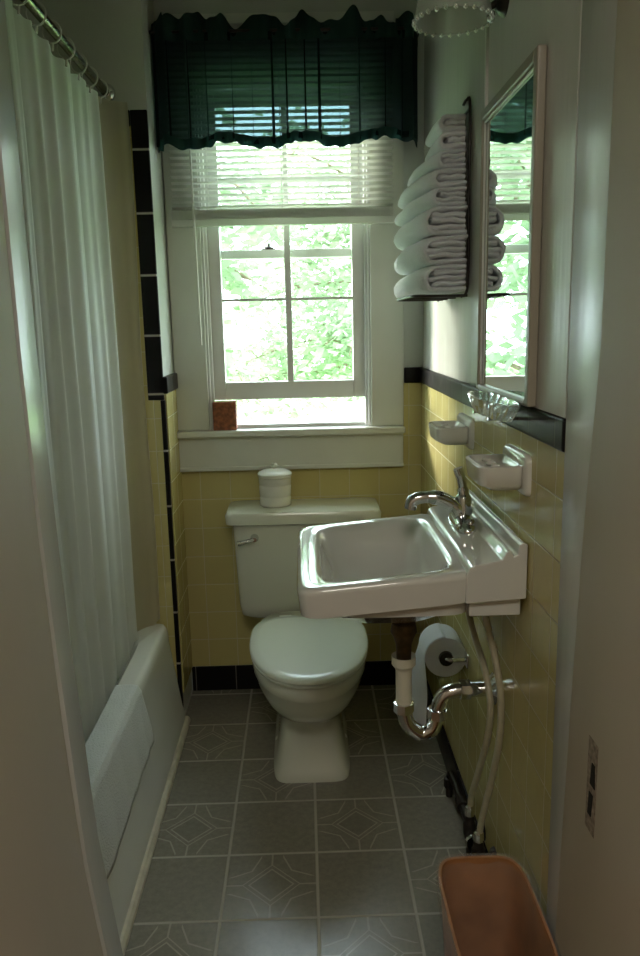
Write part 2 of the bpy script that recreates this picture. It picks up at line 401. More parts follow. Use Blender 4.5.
# ------------------------------------------------------------------ window
w = thing('window_1', 'white double-hung sash window with the lower sash raised a little', 'window', (-.05, YB, WZ0)); w['kind'] = 'structure'
bm = bmesh.new()
box(bm, XS + .004, WX0 - .006, YB - .020, YB, WZ0, 2.34); box(bm, WX1 + .006, WX1 + .122, YB - .020, YB, WZ0, 2.34)
box(bm, WX0 - .006, WX1 + .006, YB - .020, YB, WZ1, 2.34)
obj('casing', bm, M['trim'], w, bevel=.004)
bm = bmesh.new()
box(bm, WX0 - .006, WX0 + .002, YB - .014, YB + .12, WZ0, WZ1); box(bm, WX1 - .002, WX1 + .006, YB - .014, YB + .12, WZ0, WZ1)
box(bm, WX0, WX0 + .012, YB - .002, YB + .015, WZ0, WZ1); box(bm, WX1 - .012, WX1, YB - .002, YB + .015, WZ0, WZ1)
box(bm, WX0, WX1, YB, YB + .12, WZ1 - .01, WZ1)
obj('window_frame', bm, M['sash'], w, bevel=.002)
obj('stool', nbox(XS + .004, WX1 + .124, YB - .055, YB + .02, WZ0 - .024, WZ0), M['trim'], w, bevel=.006)
bm = bmesh.new(); box(bm, XS + .004, WX1 + .120, YB - .026, YB - .001, .853, WZ0 - .0245); box(bm, XS + .004, WX1 + .120, YB - .032, YB - .001, .853, .868)
obj('apron', bm, M['trim'], w, bevel=.003)
obj('sill', nbox(WX0 - .02, WX1 + .02, YB + .021, YB + .17, WZ0 - .05, WZ0 + .012), M['sash'], w, bevel=.003)
def sash(name, y, x0, x1, z0, z1, st, rb, rt, mv, mh):
    s = bmesh.new()
    box(s, x0, x0 + st, y, y + .034, z0, z1); box(s, x1 - st, x1, y, y + .034, z0, z1)
    box(s, x0 + st, x1 - st, y, y + .034, z0, z0 + rb); box(s, x0 + st, x1 - st, y, y + .034, z1 - rt, z1)
    o = obj(name, s, M['sash'], w, bevel=.003)
    xm, zm = (x0 + x1) / 2 + .004, (z0 + rb + z1 - rt) / 2
    s = bmesh.new(); box(s, xm - mv / 2, xm + mv / 2, y + .002, y + .032, z0 + rb, z1 - rt); box(s, x0 + st, x1 - st, y + .006, y + .028, zm - mh / 2, zm + mh / 2)
    obj('muntin', s, M['sash'], o, bevel=.002)
    s = bmesh.new(); box(s, x0 + st - .004, x1 - st + .004, y + .014, y + .018, z0 + rb - .004, z1 - rt + .004)
    obj('pane', s, M['pane'], o)
    return o
sash('lower_sash', YB + .018, WX0 + .003, WX1 - .003, 1.102, 1.768, .050, .062, .032, .022, .010)
us = sash('upper_sash', YB + .056, WX0 + .003, WX1 - .003, 1.592, 2.140, .050, .030, .045, .018, .010)
bm = bmesh.new(); lathe(bm, [(0.001, 0), (.016, 0), (.016, .008), (.006, .012), (.004, .02), (.001, .022)], (-.11, YB + .072, 1.622)); box(bm, -.135, -.085, YB + .066, YB + .078, 1.620, 1.627)
obj('sash_lock', bm, M['dark'], us, smooth=40)

# venetian blind
bl = thing('venetian_blind', 'white venetian blind raised above the open sash, behind the green valance', 'blind', (-.055, YB - .06, 1.690))
BX0, BX1, BY = -.425, .318, YB - .052
obj('head_rail', nbox(BX0, BX1, BY - .016, BY + .016, 2.305, 2.335), M['slat'], bl, bevel=.002)
z = 1.750; k = 0
sl0 = None
while z < 2.30:
    if sl0 is None:
        bm = bmesh.new()
        rings = []
        for s in (0, 1):
            x = BX0 + .004 if s == 0 else BX1 - .004
            ring = []
            for i in range(7):
                a = -1 + 2 * i / 6; y = BY + .0125 * a * .97; zz = z + .0018 * (1 - a * a) - .0125 * a * .17
                ring.append((x, y, zz))
            for i in range(6, -1, -1):
                a = -1 + 2 * i / 6; y = BY + .0125 * a * .97; zz = z + .0018 * (1 - a * a) - .0125 * a * .17 - .0009
                ring.append((x, y, zz))
            rings.append(ring)
        loft(bm, rings)
        sl0 = obj('slat', bm, M['slat'], bl)
        zbase = sl0.location.z; z0_ = z
    else:
        c = sl0.copy(); COL.objects.link(c); c.parent = bl; c.location.z = zbase + (z - z0_)
    z += .0197
bm = bmesh.new(); box(bm, BX0, BX1, BY - .013, BY + .013, 1.690, 1.712)
for i in range(7): box(bm, BX0 + .002, BX1 - .002, BY - .0125, BY + .0125, 1.7130 + i * .0040, 1.7166 + i * .0040)
obj('bottom_rail', bm, M['slat'], bl, bevel=.001)
bm = bmesh.new()
for x in (-.30, -.055, .20):
    box(bm, x - .001, x + .001, BY - .0135, BY - .0125, 1.70, 2.31); box(bm, x - .001, x + .001, BY + .0125, BY + .0135, 1.70, 2.31)
pieces('ladder_cord', bm, M['cord'], bl)
bm = bmesh.new(); tube(bm, [(-.352, BY - .022, 2.31), (-.350, BY - .022, 1.9), (-.345, BY - .024, 1.30)], .0035, 8)
obj('tilt_wand', bm, M['cord'], bl, smooth=60)
# valance
VY = YB - .115
va = thing('valance', 'dark green sheer ruffled valance gathered on a rod above the window', 'curtain', (-.03, VY, 1.94))
VX0, VX1 = -.468, .400
def vfold(x, z, amp):
    return amp * (math.sin(x * 62 + 1.3 * math.sin(x * 17)) + .5 * math.sin(x * 131 + 2 * math.sin(x * 23) + z * 3) + .35 * noise.noise(Vector((x * 30, z * 5, 1))))
def fbody(u, v):
    x = VX0 + (VX1 - VX0) * u; e = (1 - abs(2 * u - 1)) ; ret = min(1, e * 14)
    zb = 1.940 + .010 * math.sin(x * 26 + 1) + (-.018 if u < .05 else 0) + .014 * max(0, (u - .7)) / .3
    z_ = zb + (2.262 - zb) * v
    amp = .011 * (1 - .45 * v)
    return (x + 0.015 * ret * math.sin(x * 105 + 1.5 * math.sin(x * 14)) * (1 - .2 * v) + .005 * ret * math.sin(x * 51), VY + vfold(x, z_, amp) + (1 - ret) * .09 - .0, z_)
bm = bmesh.new(); sheet(bm, fbody, 420, 26); obj('sheer_panel', bm, M['valance'], va, smooth=180)
def fhead(u, v):
    x = VX0 + (VX1 - VX0) * u; ret = min(1, (1 - abs(2 * u - 1)) * 14)
    top = 2.306 + .014 * math.sin(x * 33 + 2 * math.sin(x * 9)) + .012 * math.sin(x * 77) + (.008 if u < .07 or u > .9 else -.006)
    z_ = 2.238 + (top - 2.238) * v
    return (x, VY - .007 + vfold(x, z_, .007 + .013 * v) + (1 - ret) * .09, z_)
bm = bmesh.new(); sheet(bm, fhead, 420, 12); obj('ruffled_heading', bm, M['valance_thick'], va, smooth=180)
def fhem(u, v):
    x = VX0 + (VX1 - VX0) * u; p = fbody(u, 0)
    z_ = p[2] - .012 + .032 * v
    return (x, p[1] - .007 + vfold(x * 1.3, z_, .008 * (1 - v)), z_ + .003 * math.sin(x * 120) * (1 - v))
bm = bmesh.new(); sheet(bm, fhem, 420, 5); obj('hem_ruffle', bm, M['valance_thick'], va, smooth=180)
bm = bmesh.new(); tube(bm, [(VX0 + .004, YB - .021, 2.268), (VX0 + .004, VY + .02, 2.268), (VX0 + .014, VY + .004, 2.268), (VX1 - .014, VY + .004, 2.268), (VX1 - .004, VY + .02, 2.268), (VX1 - .004, YB - .021, 2.268)], .005, 8)
obj('curtain_rod', bm, M['dark'], va, smooth=60)

# brown box on the stool
bm = nbox(-.322, -.240, YB - .038, YB + .012, WZ0, WZ0 + .100)
tag(obj('box', bm, M['brownbox'], bevel=.003), 'small red-brown box standing in the open window on the sill', 'box')

# ------------------------------------------------------------------ toilet
TX = -.004
to = thing('toilet', 'off-white toilet with closed lid, tank against the back wall', 'toilet', (TX, 2.4, 0))
def egg(hw, y0, y1, z, n=2.0, N=64, back=0.62):
    cy = y0 + (y1 - y0) * back; out = []
    for i in range(N):
        a = 2 * PI * i / N; c, s = math.cos(a), math.sin(a)
        if s > 0: m_ = max(n, 3.6); x = hw * .93 * math.copysign(abs(c) ** (2 / m_), c) if abs(c) < 1 else hw * c; y = cy + (y1 - cy) * abs(s) ** (2 / m_)
        else: x = hw * math.copysign(abs(c) ** (2 / n), c); y = cy - (cy - y0) * abs(s) ** (2 / n)
        if s > 0: x = hw * math.copysign(abs(c) ** (2 / m_), c)
        out.append(Vector((TX + x, y, z)))
    return out
bm = bmesh.new()
prof = [(0, .120, 2.140, 2.60, 7), (.018, .120, 2.140, 2.60, 7), (.030, .112, 2.150, 2.60, 7), (.09, .102, 2.168, 2.60, 6), (.145, .093, 2.182, 2.60, 5),
        (.175, .092, 2.175, 2.59, 3.6), (.198, .105, 2.140, 2.58, 2.8), (.225, .128, 2.085, 2.57, 2.4), (.265, .150, 2.030, 2.565, 2.2), (.310, .165, 1.988, 2.56, 2.1), (.345, .170, 1.972, 2.56, 2.1), (.352, .176, 1.966, 2.56, 2.1), (.385, .177, 1.964, 2.56, 2.1), (.393, .170, 1.972, 2.555, 2.1)]
rings = [egg(h, a, b, z_, n, back=.55) for z_, h, a, b, n in prof]
loft(bm, rings)
obj('bowl', bm, M['toilet'], to, smooth=50)
bm = bmesh.new()
loft(bm, [egg(.166, 1.962, 2.42, .395, 2.1), egg(.176, 1.950, 2.425, .398, 2.1), egg(.178, 1.948, 2.425, .404, 2.1), egg(.174, 1.953, 2.42, .4075, 2.1)])
obj('seat', bm, M['lid'], to, smooth=40)
bm = bmesh.new()
loft(bm, [egg(.172, 1.955, 2.430, .4095, 2.1), egg(.180, 1.944, 2.432, .413, 2.1), egg(.180, 1.944, 2.432, .419, 2.1), egg(.174, 1.951, 2.428, .4245, 2.1), egg(.150, 1.98, 2.40, .4275, 2.1), egg(.08, 2.07, 2.33, .429, 2.1)])
obj('lid', bm, M['lid'], to, smooth=60)
for s in (-1, 1):
    bm = bmesh.new(); tube(bm, [(TX + s * .075 - .02, 2.445, .408), (TX + s * .075 + .02, 2.445, .408)], .012, 14); box(bm, TX + s * .075 - .015, TX + s * .075 + .015, 2.436, 2.462, .388, .405)
    obj('hinge', bm, M['lid'], to, smooth=40)
TXC = -.012
bm = bmesh.new()
loft(bm, [sell(TXC - .205, TXC + .205, 2.60, 2.762, .352, 6), sell(TXC - .226, TXC + .226, 2.588, 2.765, .362, 6), sell(TXC - .232, TXC + .232, 2.582, 2.766, .40, 7), sell(TXC - .244, TXC + .244, 2.572, 2.768, .695, 8)])
obj('tank', bm, M['toilet'], to, smooth=50)
bm = bmesh.new()
loft(bm, [sell(TXC - .254, TXC + .254, 2.566, 2.772, .6955, 9), sell(TXC - .266, TXC + .266, 2.556, 2.774, .700, 9), sell(TXC - .268, TXC + .268, 2.554, 2.774, .728, 9), sell(TXC - .262, TXC + .262, 2.560, 2.772, .740, 9), sell(TXC - .24, TXC + .24, 2.58, 2.75, .744, 7)])
obj('tank_lid', bm, M['toilet'], to, smooth=50)
bm = bmesh.new(); lathe(bm, [(.001, .0), (.014, 0), (.014, -.008), (.008, -.014), (.008, -.03), (.001, -.03)], (-.180, 2.574, .652), 'Y', 20)
tube(bm, smooth_path([(-.180, 2.550, .652), (-.20, 2.545, .649), (-.235, 2.545, .640)], 4), [.006] * 4 + [.007] * 3 + [.0085, .009], 12)
obj('flush_lever', bm, M['chrome'], to, smooth=50, label='chrome flush lever')
for s in (-1, 1):
    bm = bmesh.new(); lathe(bm, [(.014, 0), (.013, .010), (.008, .016), (.001, .018)], (TX + s * .105, 2.36, .018), N=16)
    obj('bolt_cap', bm, M['lid'], to, smooth=50)

# canister on the tank
ca = thing('canister', 'white lidded canister standing on the toilet tank', 'canister', (-.108, 2.665, .744))
bm = bmesh.new(); lathe(bm, [(.050, 0), (.054, .004), (.055, .03), (.0535, .032), (.0535, .036), (.055, .038), (.056, .07), (.0545, .072), (.0545, .076), (.056, .078), (.0565, .098), (.052, .101)], (-.108, 2.665, .745), N=48)
obj('body', bm, M['canister'], ca, smooth=40)
bm = bmesh.new(); lathe(bm, [(.052, .101), (.059, .103), (.060, .112), (.055, .118), (.040, .124), (.018, .128), (.008, .130), (.009, .136), (.011, .142), (.007, .147), (.001, .148)], (-.108, 2.665, .745), N=48)
obj('lid', bm, M['canister'], ca, smooth=40)

# ------------------------------------------------------------------ sink
SY0, SY1 = 1.412, 1.905
si = thing('sink', 'white wall-hung sink with chrome faucet, its rim catching window light', 'sink', (XR - .0075, 1.66, .80))
zt = lambda d: (lambda x, y: .862 + .085 * (x + .01) + d)
bm = bmesh.new()
X0, X1 = -.024, .318
zu = lambda d: (lambda x, y: .803 + d + .085 * max(0, x - .02))
rings = [sell(.12, .24, 1.58, 1.75, .728, 3),
         sell(.06, .27, 1.52, 1.80, .752, 3.5),
         sell(.030, .30, 1.455, 1.865, .790, 5),
         sell(.035, X1, SY0 + .024, SY1 - .024, .797, 8),
         sell(.025, X1, SY0 + .020, SY1 - .020, zu(-.002), 10),
         sell(X0 + .012, X1, SY0 + .010, SY1 - .010, zu(-.001), 12),
         sell(X0 + .004, X1 + .004, SY0 + .003, SY1 - .003, zu(.003), 12),
         sell(X0, X1 + .004, SY0, SY1, zt(-.012), 14),
         sell(X0, X1 + .004, SY0, SY1, zt(-.005), 14),
         sell(X0 + .004, X1, SY0 + .004, SY1 - .004, zt(.001), 14),
         sell(X0 + .012, X1 - .006, SY0 + .012, SY1 - .012, zt(.0025), 12),
         sell(X0 + .026, X1 - .012, SY0 + .020, SY1 - .020, zt(.0025), 11),
         sell(X0 + .040, .292, SY0 + .034, SY1 - .034, zt(.0015), 8),
         sell(X0 + .048, .285, SY0 + .043, SY1 - .043, zt(-.003), 7),
         sell(X0 + .055, .278, SY0 + .052, SY1 - .052, zt(-.014), 6),
         sell(X0 + .064, .268, SY0 + .070, SY1 - .070, .830, 5.5),
         sell(X0 + .090, .252, SY0 + .100, SY1 - .100, .782, 4.5),
         sell(X0 + .125, .228, SY0 + .145, SY1 - .145, .762, 3.5),
         sell(.150, .190, 1.640, 1.680, .757, 2)]
loft(bm, rings)
obj('basin', bm, M['sinkwhite'], si, smooth=50)
bm = bmesh.new()
def deck(y):
    e = 0.0
    return [(.300, y, .829), (.416, y, .836), (.4165, y, .944), (.406, y, .948), (.400, y, .944), (.398, y, .925), (.390, y, .921), (.384, y, .934), (.376, y, .930), (.368, y, .916), (.335, y, .908), (.316, y, .906), (.306, y, .900), (.300, y, .885)]
rs = [deck(y) for y in (SY0 - .001, SY1 + .001)]
loft(bm, rs); box(bm, .31, .410, SY0 + .016, SY1 - .016, .797, .840)
obj('back_deck', bm, M['sinkwhite'], si, bevel=.003)
bm = bmesh.new(); lathe(bm, [(.020, .0), (.020, .003), (.012, .002), (.001, .001)], (.170, 1.66, .7575), N=20)
obj('drain', bm, M['chrome'], si, smooth=40)
# faucet: chrome centre-set with one lever and a long low spout
fa = bpy.data.objects.new('faucet', None); COL.objects.link(fa); fa.parent = si; fa.location = Vector((.352, 1.70, .908)) - si.location; fa.empty_display_size = .03
FY = 1.70
bm = bmesh.new()
loft(bm, [sell(.326, .374, FY - .082, FY + .082, .907, 3, 40), sell(.324, .376, FY - .084, FY + .084, .912, 3, 40), sell(.328, .372, FY - .078, FY + .078, .922, 3, 40), sell(.336, .364, FY - .035, FY + .035, .936, 2.4, 40), sell(.340, .360, FY - .012, FY + .012, .938, 2, 40)])
obj('base_plate', bm, M['chrome'], fa, smooth=60)
bm = bmesh.new(); tube(bm, smooth_path([(.350, FY, .925), (.335, FY, .952), (.300, FY, .972), (.262, FY, .976), (.238, FY, .968), (.232, FY, .950)], 5), [.019] * 6 + [.017] * 7 + [.014] * 13, 18)
obj('spout', bm, M['chrome'], fa, smooth=60)
bm = bmesh.new(); lathe(bm, [(.019, 0), (.020, .012), (.017, .030), (.018, .044), (.012, .052), (.001, .054)], (.352, FY, .930), N=24)
obj('handle_body', bm, M['chrome'], fa, smooth=50)
bm = bmesh.new(); tube(bm, smooth_path([(.352, FY, .975), (.350, FY, .995), (.345, FY - .002, 1.020), (.338, FY - .002, 1.040)], 5), [.013] * 5 + [.010] * 6 + [.011] * 5, 14)
obj('lever', bm, M['chrome'], fa, smooth=60)
bm = bmesh.new(); lathe(bm, [(.001, .0), (.011, .002), (.012, .010), (.007, .016), (.001, .017)], (.357, FY - .055, .920), N=18); lathe(bm, [(.001, .0), (.011, .002), (.012, .010), (.007, .016), (.001, .017)], (.357, FY + .055, .920), N=18)
pieces('cap', bm, M['chrome'], fa, smooth=50)

# drain trap
dt = thing('drain_trap', 'chrome trap and white drain pipe under the sink', 'pipe', (.20, 1.66, .50))
DX, DY = .211, 1.65
bm = bmesh.new(); lathe(bm, [(.030, .738), (.036, .730), (.022, .720), (.019, .706), (.027, .700), (.030, .680), (.024, .668), (.018, .650), (.016, .600)], (DX, DY, 0), N=20)
obj('drain_flange', bm, M['brass'], dt, smooth=35, label='corroded brown brass flange')
bm = bmesh.new(); lathe(bm, [(.017, .606), (.025, .614), (.0275, .622), (.0275, .602), (.020, .592), (.0185, .586), (.0185, .505)], (DX, DY, 0), N=24)
obj('tailpiece', bm, M['pvc'], dt, smooth=35, label='white plastic tailpiece')
bm = bmesh.new(); tube(bm, smooth_path([(DX, DY, .512), (DX + .002, DY, .480), (DX + .012, DY, .450), (DX + .040, DY, .428), (DX + .066, DY, .440), (DX + .076, DY, .468), (DX + .082, DY, .502), (DX + .098, DY, .526), (DX + .13, DY, .534), (DX + .160, DY, .534), (XR - TT - DX + DX, DY, .534)], 6), .0175, 18)
obj('trap_bend', bm, M['chrome'], dt, smooth=60)
bm = bmesh.new()
for c, ax in (((DX, DY, .496), 'Z'), ((DX + .078, DY, .478), 'Z'), ((DX + .14, DY, .534), 'X')):
    lathe(bm, [(.019, -.012), (.0235, -.011), (.0235, .011), (.019, .012)], c, ax, 8)
pieces('slip_nut', bm, M['chrome'], dt, smooth=30)
bm = bmesh.new(); lathe(bm, [(.0195, -.014), (.026, -.010), (.036, -.001), (.036, 0)], (XR - TT, DY, .534), 'X', 28)
obj('escutcheon', bm, M['chrome'], dt, smooth=40)

# supply hoses and stop valves
for yv, nm, path in ((1.72, 'pale supply hose under the sink, looping down to the far floor valve', [(.365, 1.73, .796), (.368, 1.74, .72), (.378, 1.68, .65), (.385, 1.60, .60), (.388, 1.56, .54), (.388, 1.58, .45), (.386, 1.66, .31), (.385, 1.715, .22), (.383, 1.72, .168)]),
                     (1.56, 'pale supply hose under the sink, nearest the door, bowing along the tiles', [(.372, 1.60, .796), (.376, 1.57, .74), (.392, 1.55, .66), (.400, 1.52, .58), (.402, 1.53, .48), (.398, 1.57, .36), (.385, 1.60, .24), (.379, 1.605, .178)])):
    h = thing('supply_hose', nm, 'hose', path[-1], 'supply hoses under the sink')
    bm = bmesh.new(); tube(bm, smooth_path(path, 8), .0075, 12); obj('tubing', bm, M['hose'], h, smooth=60)
    bm = bmesh.new(); lathe(bm, [(.006, 0), (.012, 0), (.012, .022), (.008, .026)], (path[-1][0], path[-1][1], path[-1][2] - .002), N=8)
    lathe(bm, [(.008, -.03), (.012, -.026), (.012, 0), (.006, 0)], (path[0][0], path[0][1], .7995), N=8)
    pieces('coupling_nut', bm, M['chrome'], h, smooth=30)
def valve(x, y, z, label):
    v = thing('stop_valve', label, 'valve', (x, y, z), 'stop valves below the sink')
    bm = bmesh.new(); lathe(bm, [(.010, -.04), (.013, -.035), (.016, -.018), (.016, .008), (.012, .016), (.012, .030), (.008, .032)], (x, y, z), N=16)
    lathe(bm, [(.009, 0), (.009, XR - TT - x)], (x, y, z - .015), 'X', 12); obj('valve_body', bm, M['dark'], v, smooth=40)
    bm = bmesh.new(); lathe(bm, [(.005, 0), (.005, -.028), (.020, -.030), (.022, -.036), (.019, -.042), (.004, -.043)], (x, y - .010, z - .012), 'Y', 10); obj('valve_handle', bm, M['chrome'], v, smooth=35, label='chrome valve handle')
    bm = bmesh.new(); lathe(bm, [(.010, -.010), (.020, -.008), (.024, 0)], (XR - TT, y, z - .015), 'X', 18); obj('escutcheon', bm, M['dark'], v, smooth=40)
    bm = bmesh.new(); tube(bm, [(x, y, z - .03), (x, y, .002)], .009, 10); lathe(bm, [(.022, .0), (.020, .006), (.010, .012)], (x, y, .001), N=16); obj('riser', bm, M['dark'], v, smooth=50)
valve(.383, 1.72, .135, 'dark stop valve by the floor, farther from the door')
valve(.379, 1.605, .148, 'dark stop valve by the floor, nearer the door, chrome handle shining')
# heating riser stubs along the baseboard
pp = thing('floor_pipe', 'blackened metal pipe running low along the right baseboard', 'pipe', (.395, 1.8, .0))
bm = bmesh.new(); tube(bm, smooth_path([(.395, 2.05, .001), (.395, 2.05, .06), (.395, 2.03, .085), (.395, 1.98, .09), (.397, 1.80, .09), (.397, 1.60, .088)], 5), .010, 12)
obj('pipe_run', bm, M['dark'], pp, smooth=60)
bm = bmesh.new(); lathe(bm, [(.012, -.02), (.016, -.018), (.016, .018), (.012, .02)], (.397, 1.88, .09), 'Y', 10); lathe(bm, [(.012, -.016), (.016, -.014), (.016, .014), (.012, .016)], (.395, 2.05, .045), 'Z', 10)
pieces('fitting', bm, M['dark'], pp, smooth=35)

# toilet paper on its holder
TPY, TPZ, TPX = 2.00, .478, .362
hp = thing('paper_holder', 'chrome toilet paper holder on the right wall, behind the sink', 'holder', (XR - TT, TPY, TPZ))
bm = bmesh.new(); tube(bm, smooth_path([(XR - TT, TPY - .066, TPZ), (.39, TPY - .068, TPZ), (TPX + .01, TPY - .068, TPZ), (TPX, TPY - .060, TPZ)], 4), .006, 10)
tube(bm, smooth_path([(XR - TT, TPY + .066, TPZ), (.39, TPY + .068, TPZ), (TPX + .01, TPY + .068, TPZ), (TPX, TPY + .060, TPZ)], 4), .006, 10)
pieces('arm', bm, M['chrome'], hp, smooth=60)
bm = bmesh.new(); tube(bm, [(TPX, TPY - .064, TPZ), (TPX, TPY + .064, TPZ)], .0190, 20); obj('roller', bm, M['dark'], hp, smooth=60)
bm = bmesh.new(); box(bm, XR - TT - .006, XR - TT, TPY - .085, TPY - .048, TPZ - .02, TPZ + .02); box(bm, XR - TT - .006, XR - TT, TPY + .048, TPY + .085, TPZ - .02, TPZ + .02)
pieces('mount', bm, M['chrome'], hp, bevel=.003)
tp = thing('toilet_paper', 'white toilet paper roll with a long tail of paper hanging from it', 'toilet paper', (TPX, TPY, TPZ))
bm = bmesh.new(); RR = .056
ro, ri, y0, y1 = RR, .0195, TPY - .052, TPY + .052
lathe(bm, [(ri, y0 - TPY), (ro - .001, y0 - TPY), (ro, y0 - TPY + .002), (ro, y1 - TPY - .002), (ro - .001, y1 - TPY), (ri, y1 - TPY), (ri, y0 - TPY)], (TPX, TPY, TPZ), 'Y', 48, cap=False)
obj('roll', bm, M['paper'], tp, smooth=40)
def ftail(u, v):
    y = y0 + (y1 - y0) * u
    if v < .25:
        a = PI / 2 + (PI / 2) * (v / .25); return (TPX + (RR + .0015) * math.cos(a), y, TPZ + (RR + .0015) * math.sin(a))
    w_ = (v - .25) / .75
    return (TPX - RR - .0015 - .055 * w_ * u + .015 * w_ * (1 - u) + .006 * math.sin(w_ * 5 + u * 3) * w_, y + .02 * w_, TPZ - .215 * w_)
bm = bmesh.new(); sheet(bm, ftail, 12, 40, .0008); obj('paper_tail', bm, M['paper'], tp, smooth=180)

# ------------------------------------------------------------------ ceramic holders on the tiles
def holder(name, label, cat, ya, yb, z0, zt_, dep, holes):
    h = thing(name, label, cat, (XR - TT, (ya + yb) / 2, z0))
    xw = XR - TT
    bm = bmesh.new()
    # wall plate
    ring = lambda x, e, n=7: [Vector((x, p.x, p.y)) for p in [Vector((q.x, q.y)) for q in sell(ya - .016 + e, yb + .016 - e, z0 - .030 + e, zt_ + .022 - e, 0, n, 48)]]
    loft(bm, [ring(xw, 0), ring(xw - .006, .001), ring(xw - .010, .006)])
    obj('wall_plate', bm, M['ceramic'], h, smooth=50)
    bm = bmesh.new()
    x0, x1 = xw - dep, xw - .006
    rings = [sell(x0 + .022, x1, ya + .014, yb - .014, z0 - .018, 5, 56), sell(x0 + .004, x1, ya + .003, yb - .003, z0 - .008, 6, 56),
             sell(x0, x1, ya, yb, zt_ - .012, 6, 56), sell(x0, x1, ya, yb, zt_ - .003, 6, 56), sell(x0 + .004, x1, ya + .004, yb - .004, zt_, 6, 56),
             sell(x0 + .009, x1 - .006, ya + .009, yb - .009, zt_ - .001, 6, 56), sell(x0 + .014, x1 - .010, ya + .014, yb - .014, zt_ - .010, 5, 56), sell(x0 + .024, x1 - .016, ya + .024, yb - .024, zt_ - .014, 4, 56)]
    loft(bm, rings); obj('tray', bm, M['ceramic'], h, smooth=50)
    if holes:
        bm = bmesh.new()
        for k_ in range(holes):
            y = ya + (yb - ya) * (k_ + .5) / holes
            lathe(bm, [(.008, 0), (.010, .003), (.008, .006), (.006, .003), (.006, 0)], ((x0 + x1) / 2, y, zt_ - .012), N=16)
        pieces('ridge', bm, M['ceramic'], h, smooth=50)
    return h
holder('soap_dish', 'white ceramic soap dish on the tiled wall, farther along behind the faucet', 'soap dish', 1.915, 2.060, 1.074, 1.102, .092, 3)
holder('toothbrush_holder', 'white ceramic tumbler holder on the tiled wall, nearest the mirror', 'holder', 1.425, 1.575, 1.062, 1.092, .094, 4)

# ------------------------------------------------------------------ panel, mirror, lamp
PX = .4120
pn = thing('trim_11', 'tall white painted board panel around the mirror', 'trim', (XR, 1.5, CAP1)); pn['kind'] = 'structure'
obj('board', nbox(PX, XR - .0005, YD + .0105, 1.795, CAP1 + .001, ZC - .001), M['panel'], pn, bevel=.0008)
obj('edge_bead', nbox(PX - .006, XR - .0005, 1.7955, 1.806, CAP1 + .001, ZC - .001), M['panel'], pn, bevel=.002)
MY0, MY1, MZ0, MZ1 = 1.370, 1.785, 1.208, 1.800
mi = thing('mirror', 'tall wood-framed wall mirror reflecting the window and towels', 'mirror', (PX, (MY0 + MY1) / 2, MZ0))
fw = .022
bm = bmesh.new()
box(bm, PX - .018, PX - .0005, MY0, MY0 + fw, MZ0, MZ1); box(bm, PX - .018, PX - .0005, MY1 - fw * .7, MY1, MZ0, MZ1)
box(bm, PX - .018, PX - .0005, MY0 + fw, MY1 - fw * .7, MZ1 - fw, MZ1); box(bm, PX - .018, PX - .0005, MY0 + fw, MY1 - fw * .7, MZ0, MZ0 + .012)
obj('frame', bm, M['frame'], mi, bevel=.004)
bm = bmesh.new(); box(bm, PX - .008, PX - .001, MY0 + fw - .002, MY1 - fw * .7 + .002, MZ0 + .010, MZ1 - fw + .002)
obj('glass', bm, M['mirror'], mi)
bm = bmesh.new()
g = .006
for a in ((MY0 + fw, MY0 + fw + g, MZ0 + .012, MZ1 - fw), (MY1 - fw * .7 - g, MY1 - fw * .7, MZ0 + .012, MZ1 - fw)): box(bm, PX - .013, PX - .0082, *a)
box(bm, PX - .013, PX - .0082, MY0 + fw, MY1 - fw * .7, MZ1 - fw - g, MZ1 - fw)
obj('inner_bead', bm, M['bead'], mi, bevel=.002)

# cut glass tray on the tile cap below the mirror
GZ = 1.176
gd = thing('glass_tray', 'sparkling cut glass tray fixed to the tile cap below the mirror', 'tray', (PX - .03, 1.55, GZ))
bm = bmesh.new()
N = 44
def gring(ex, ey, z_, fl):
    out = []
    for i in range(N):
        a = 2 * PI * i / N; k_ = 1 + (fl if i % 2 else -fl)
        out.append((PX - .044 + ex * k_ * math.cos(a), 1.52 + ey * k_ * math.sin(a), z_))
    return out
loft(bm, [gring(.015, .11, GZ + .002, .0), gring(.022, .125, GZ + .004, .03), gring(.028, .145, GZ + .020, .05), gring(.031, .160, GZ + .036, .06), gring(.027, .152, GZ + .037, .05), gring(.020, .128, GZ + .016, .03), gring(.012, .10, GZ + .008, 0)])
obj('bowl', bm, M['cutglass'], gd)
bm = bmesh.new(); box(bm, PX - .06, XR - .0148, 1.48, 1.49, GZ - .004, GZ + .0015); box(bm, PX - .06, XR - .0148, 1.61, 1.62, GZ - .004, GZ + .0015)
pieces('bracket', bm, M['chrome'], gd)

# lamp
LY = 1.66
la = thing('wall_lamp', 'unlit wall lamp with a beaded glass shade above the mirror', 'lamp', (PX, LY, 1.95))
bm = bmesh.new(); lathe(bm, [(.001, -.020), (.020, -.018), (.030, -.008), (.034, 0)], (PX, LY, 1.975), 'X', 28); obj('back_plate', bm, M['dark'], la, smooth=50)
bm = bmesh.new(); tube(bm, smooth_path([(PX - .012, LY, 1.970), (PX - .035, LY, 1.962), (PX - .050, LY, 2.00), (PX - .085, LY, 2.075), (.312, LY, 2.09), (.310, LY, 2.07)], 5), .007, 12); lathe(bm, [(.022, .0), (.026, -.03), (.010, .008)], (.310, LY, 2.07), N=20)
obj('arm', bm, M['dark'], la, smooth=60)
bm = bmesh.new(); lathe(bm, [(.026, 2.052), (.045, 2.040), (.062, 2.010), (.070, 1.970), (.074, 1.945), (.075, 1.936), (.073, 1.936), (.068, 1.968), (.060, 2.008), (.043, 2.037), (.026, 2.048)], (.310, LY, 0), N=48, cap=False)
obj('glass_shade', bm, M['shade'], la, smooth=50)
bm = bmesh.new()
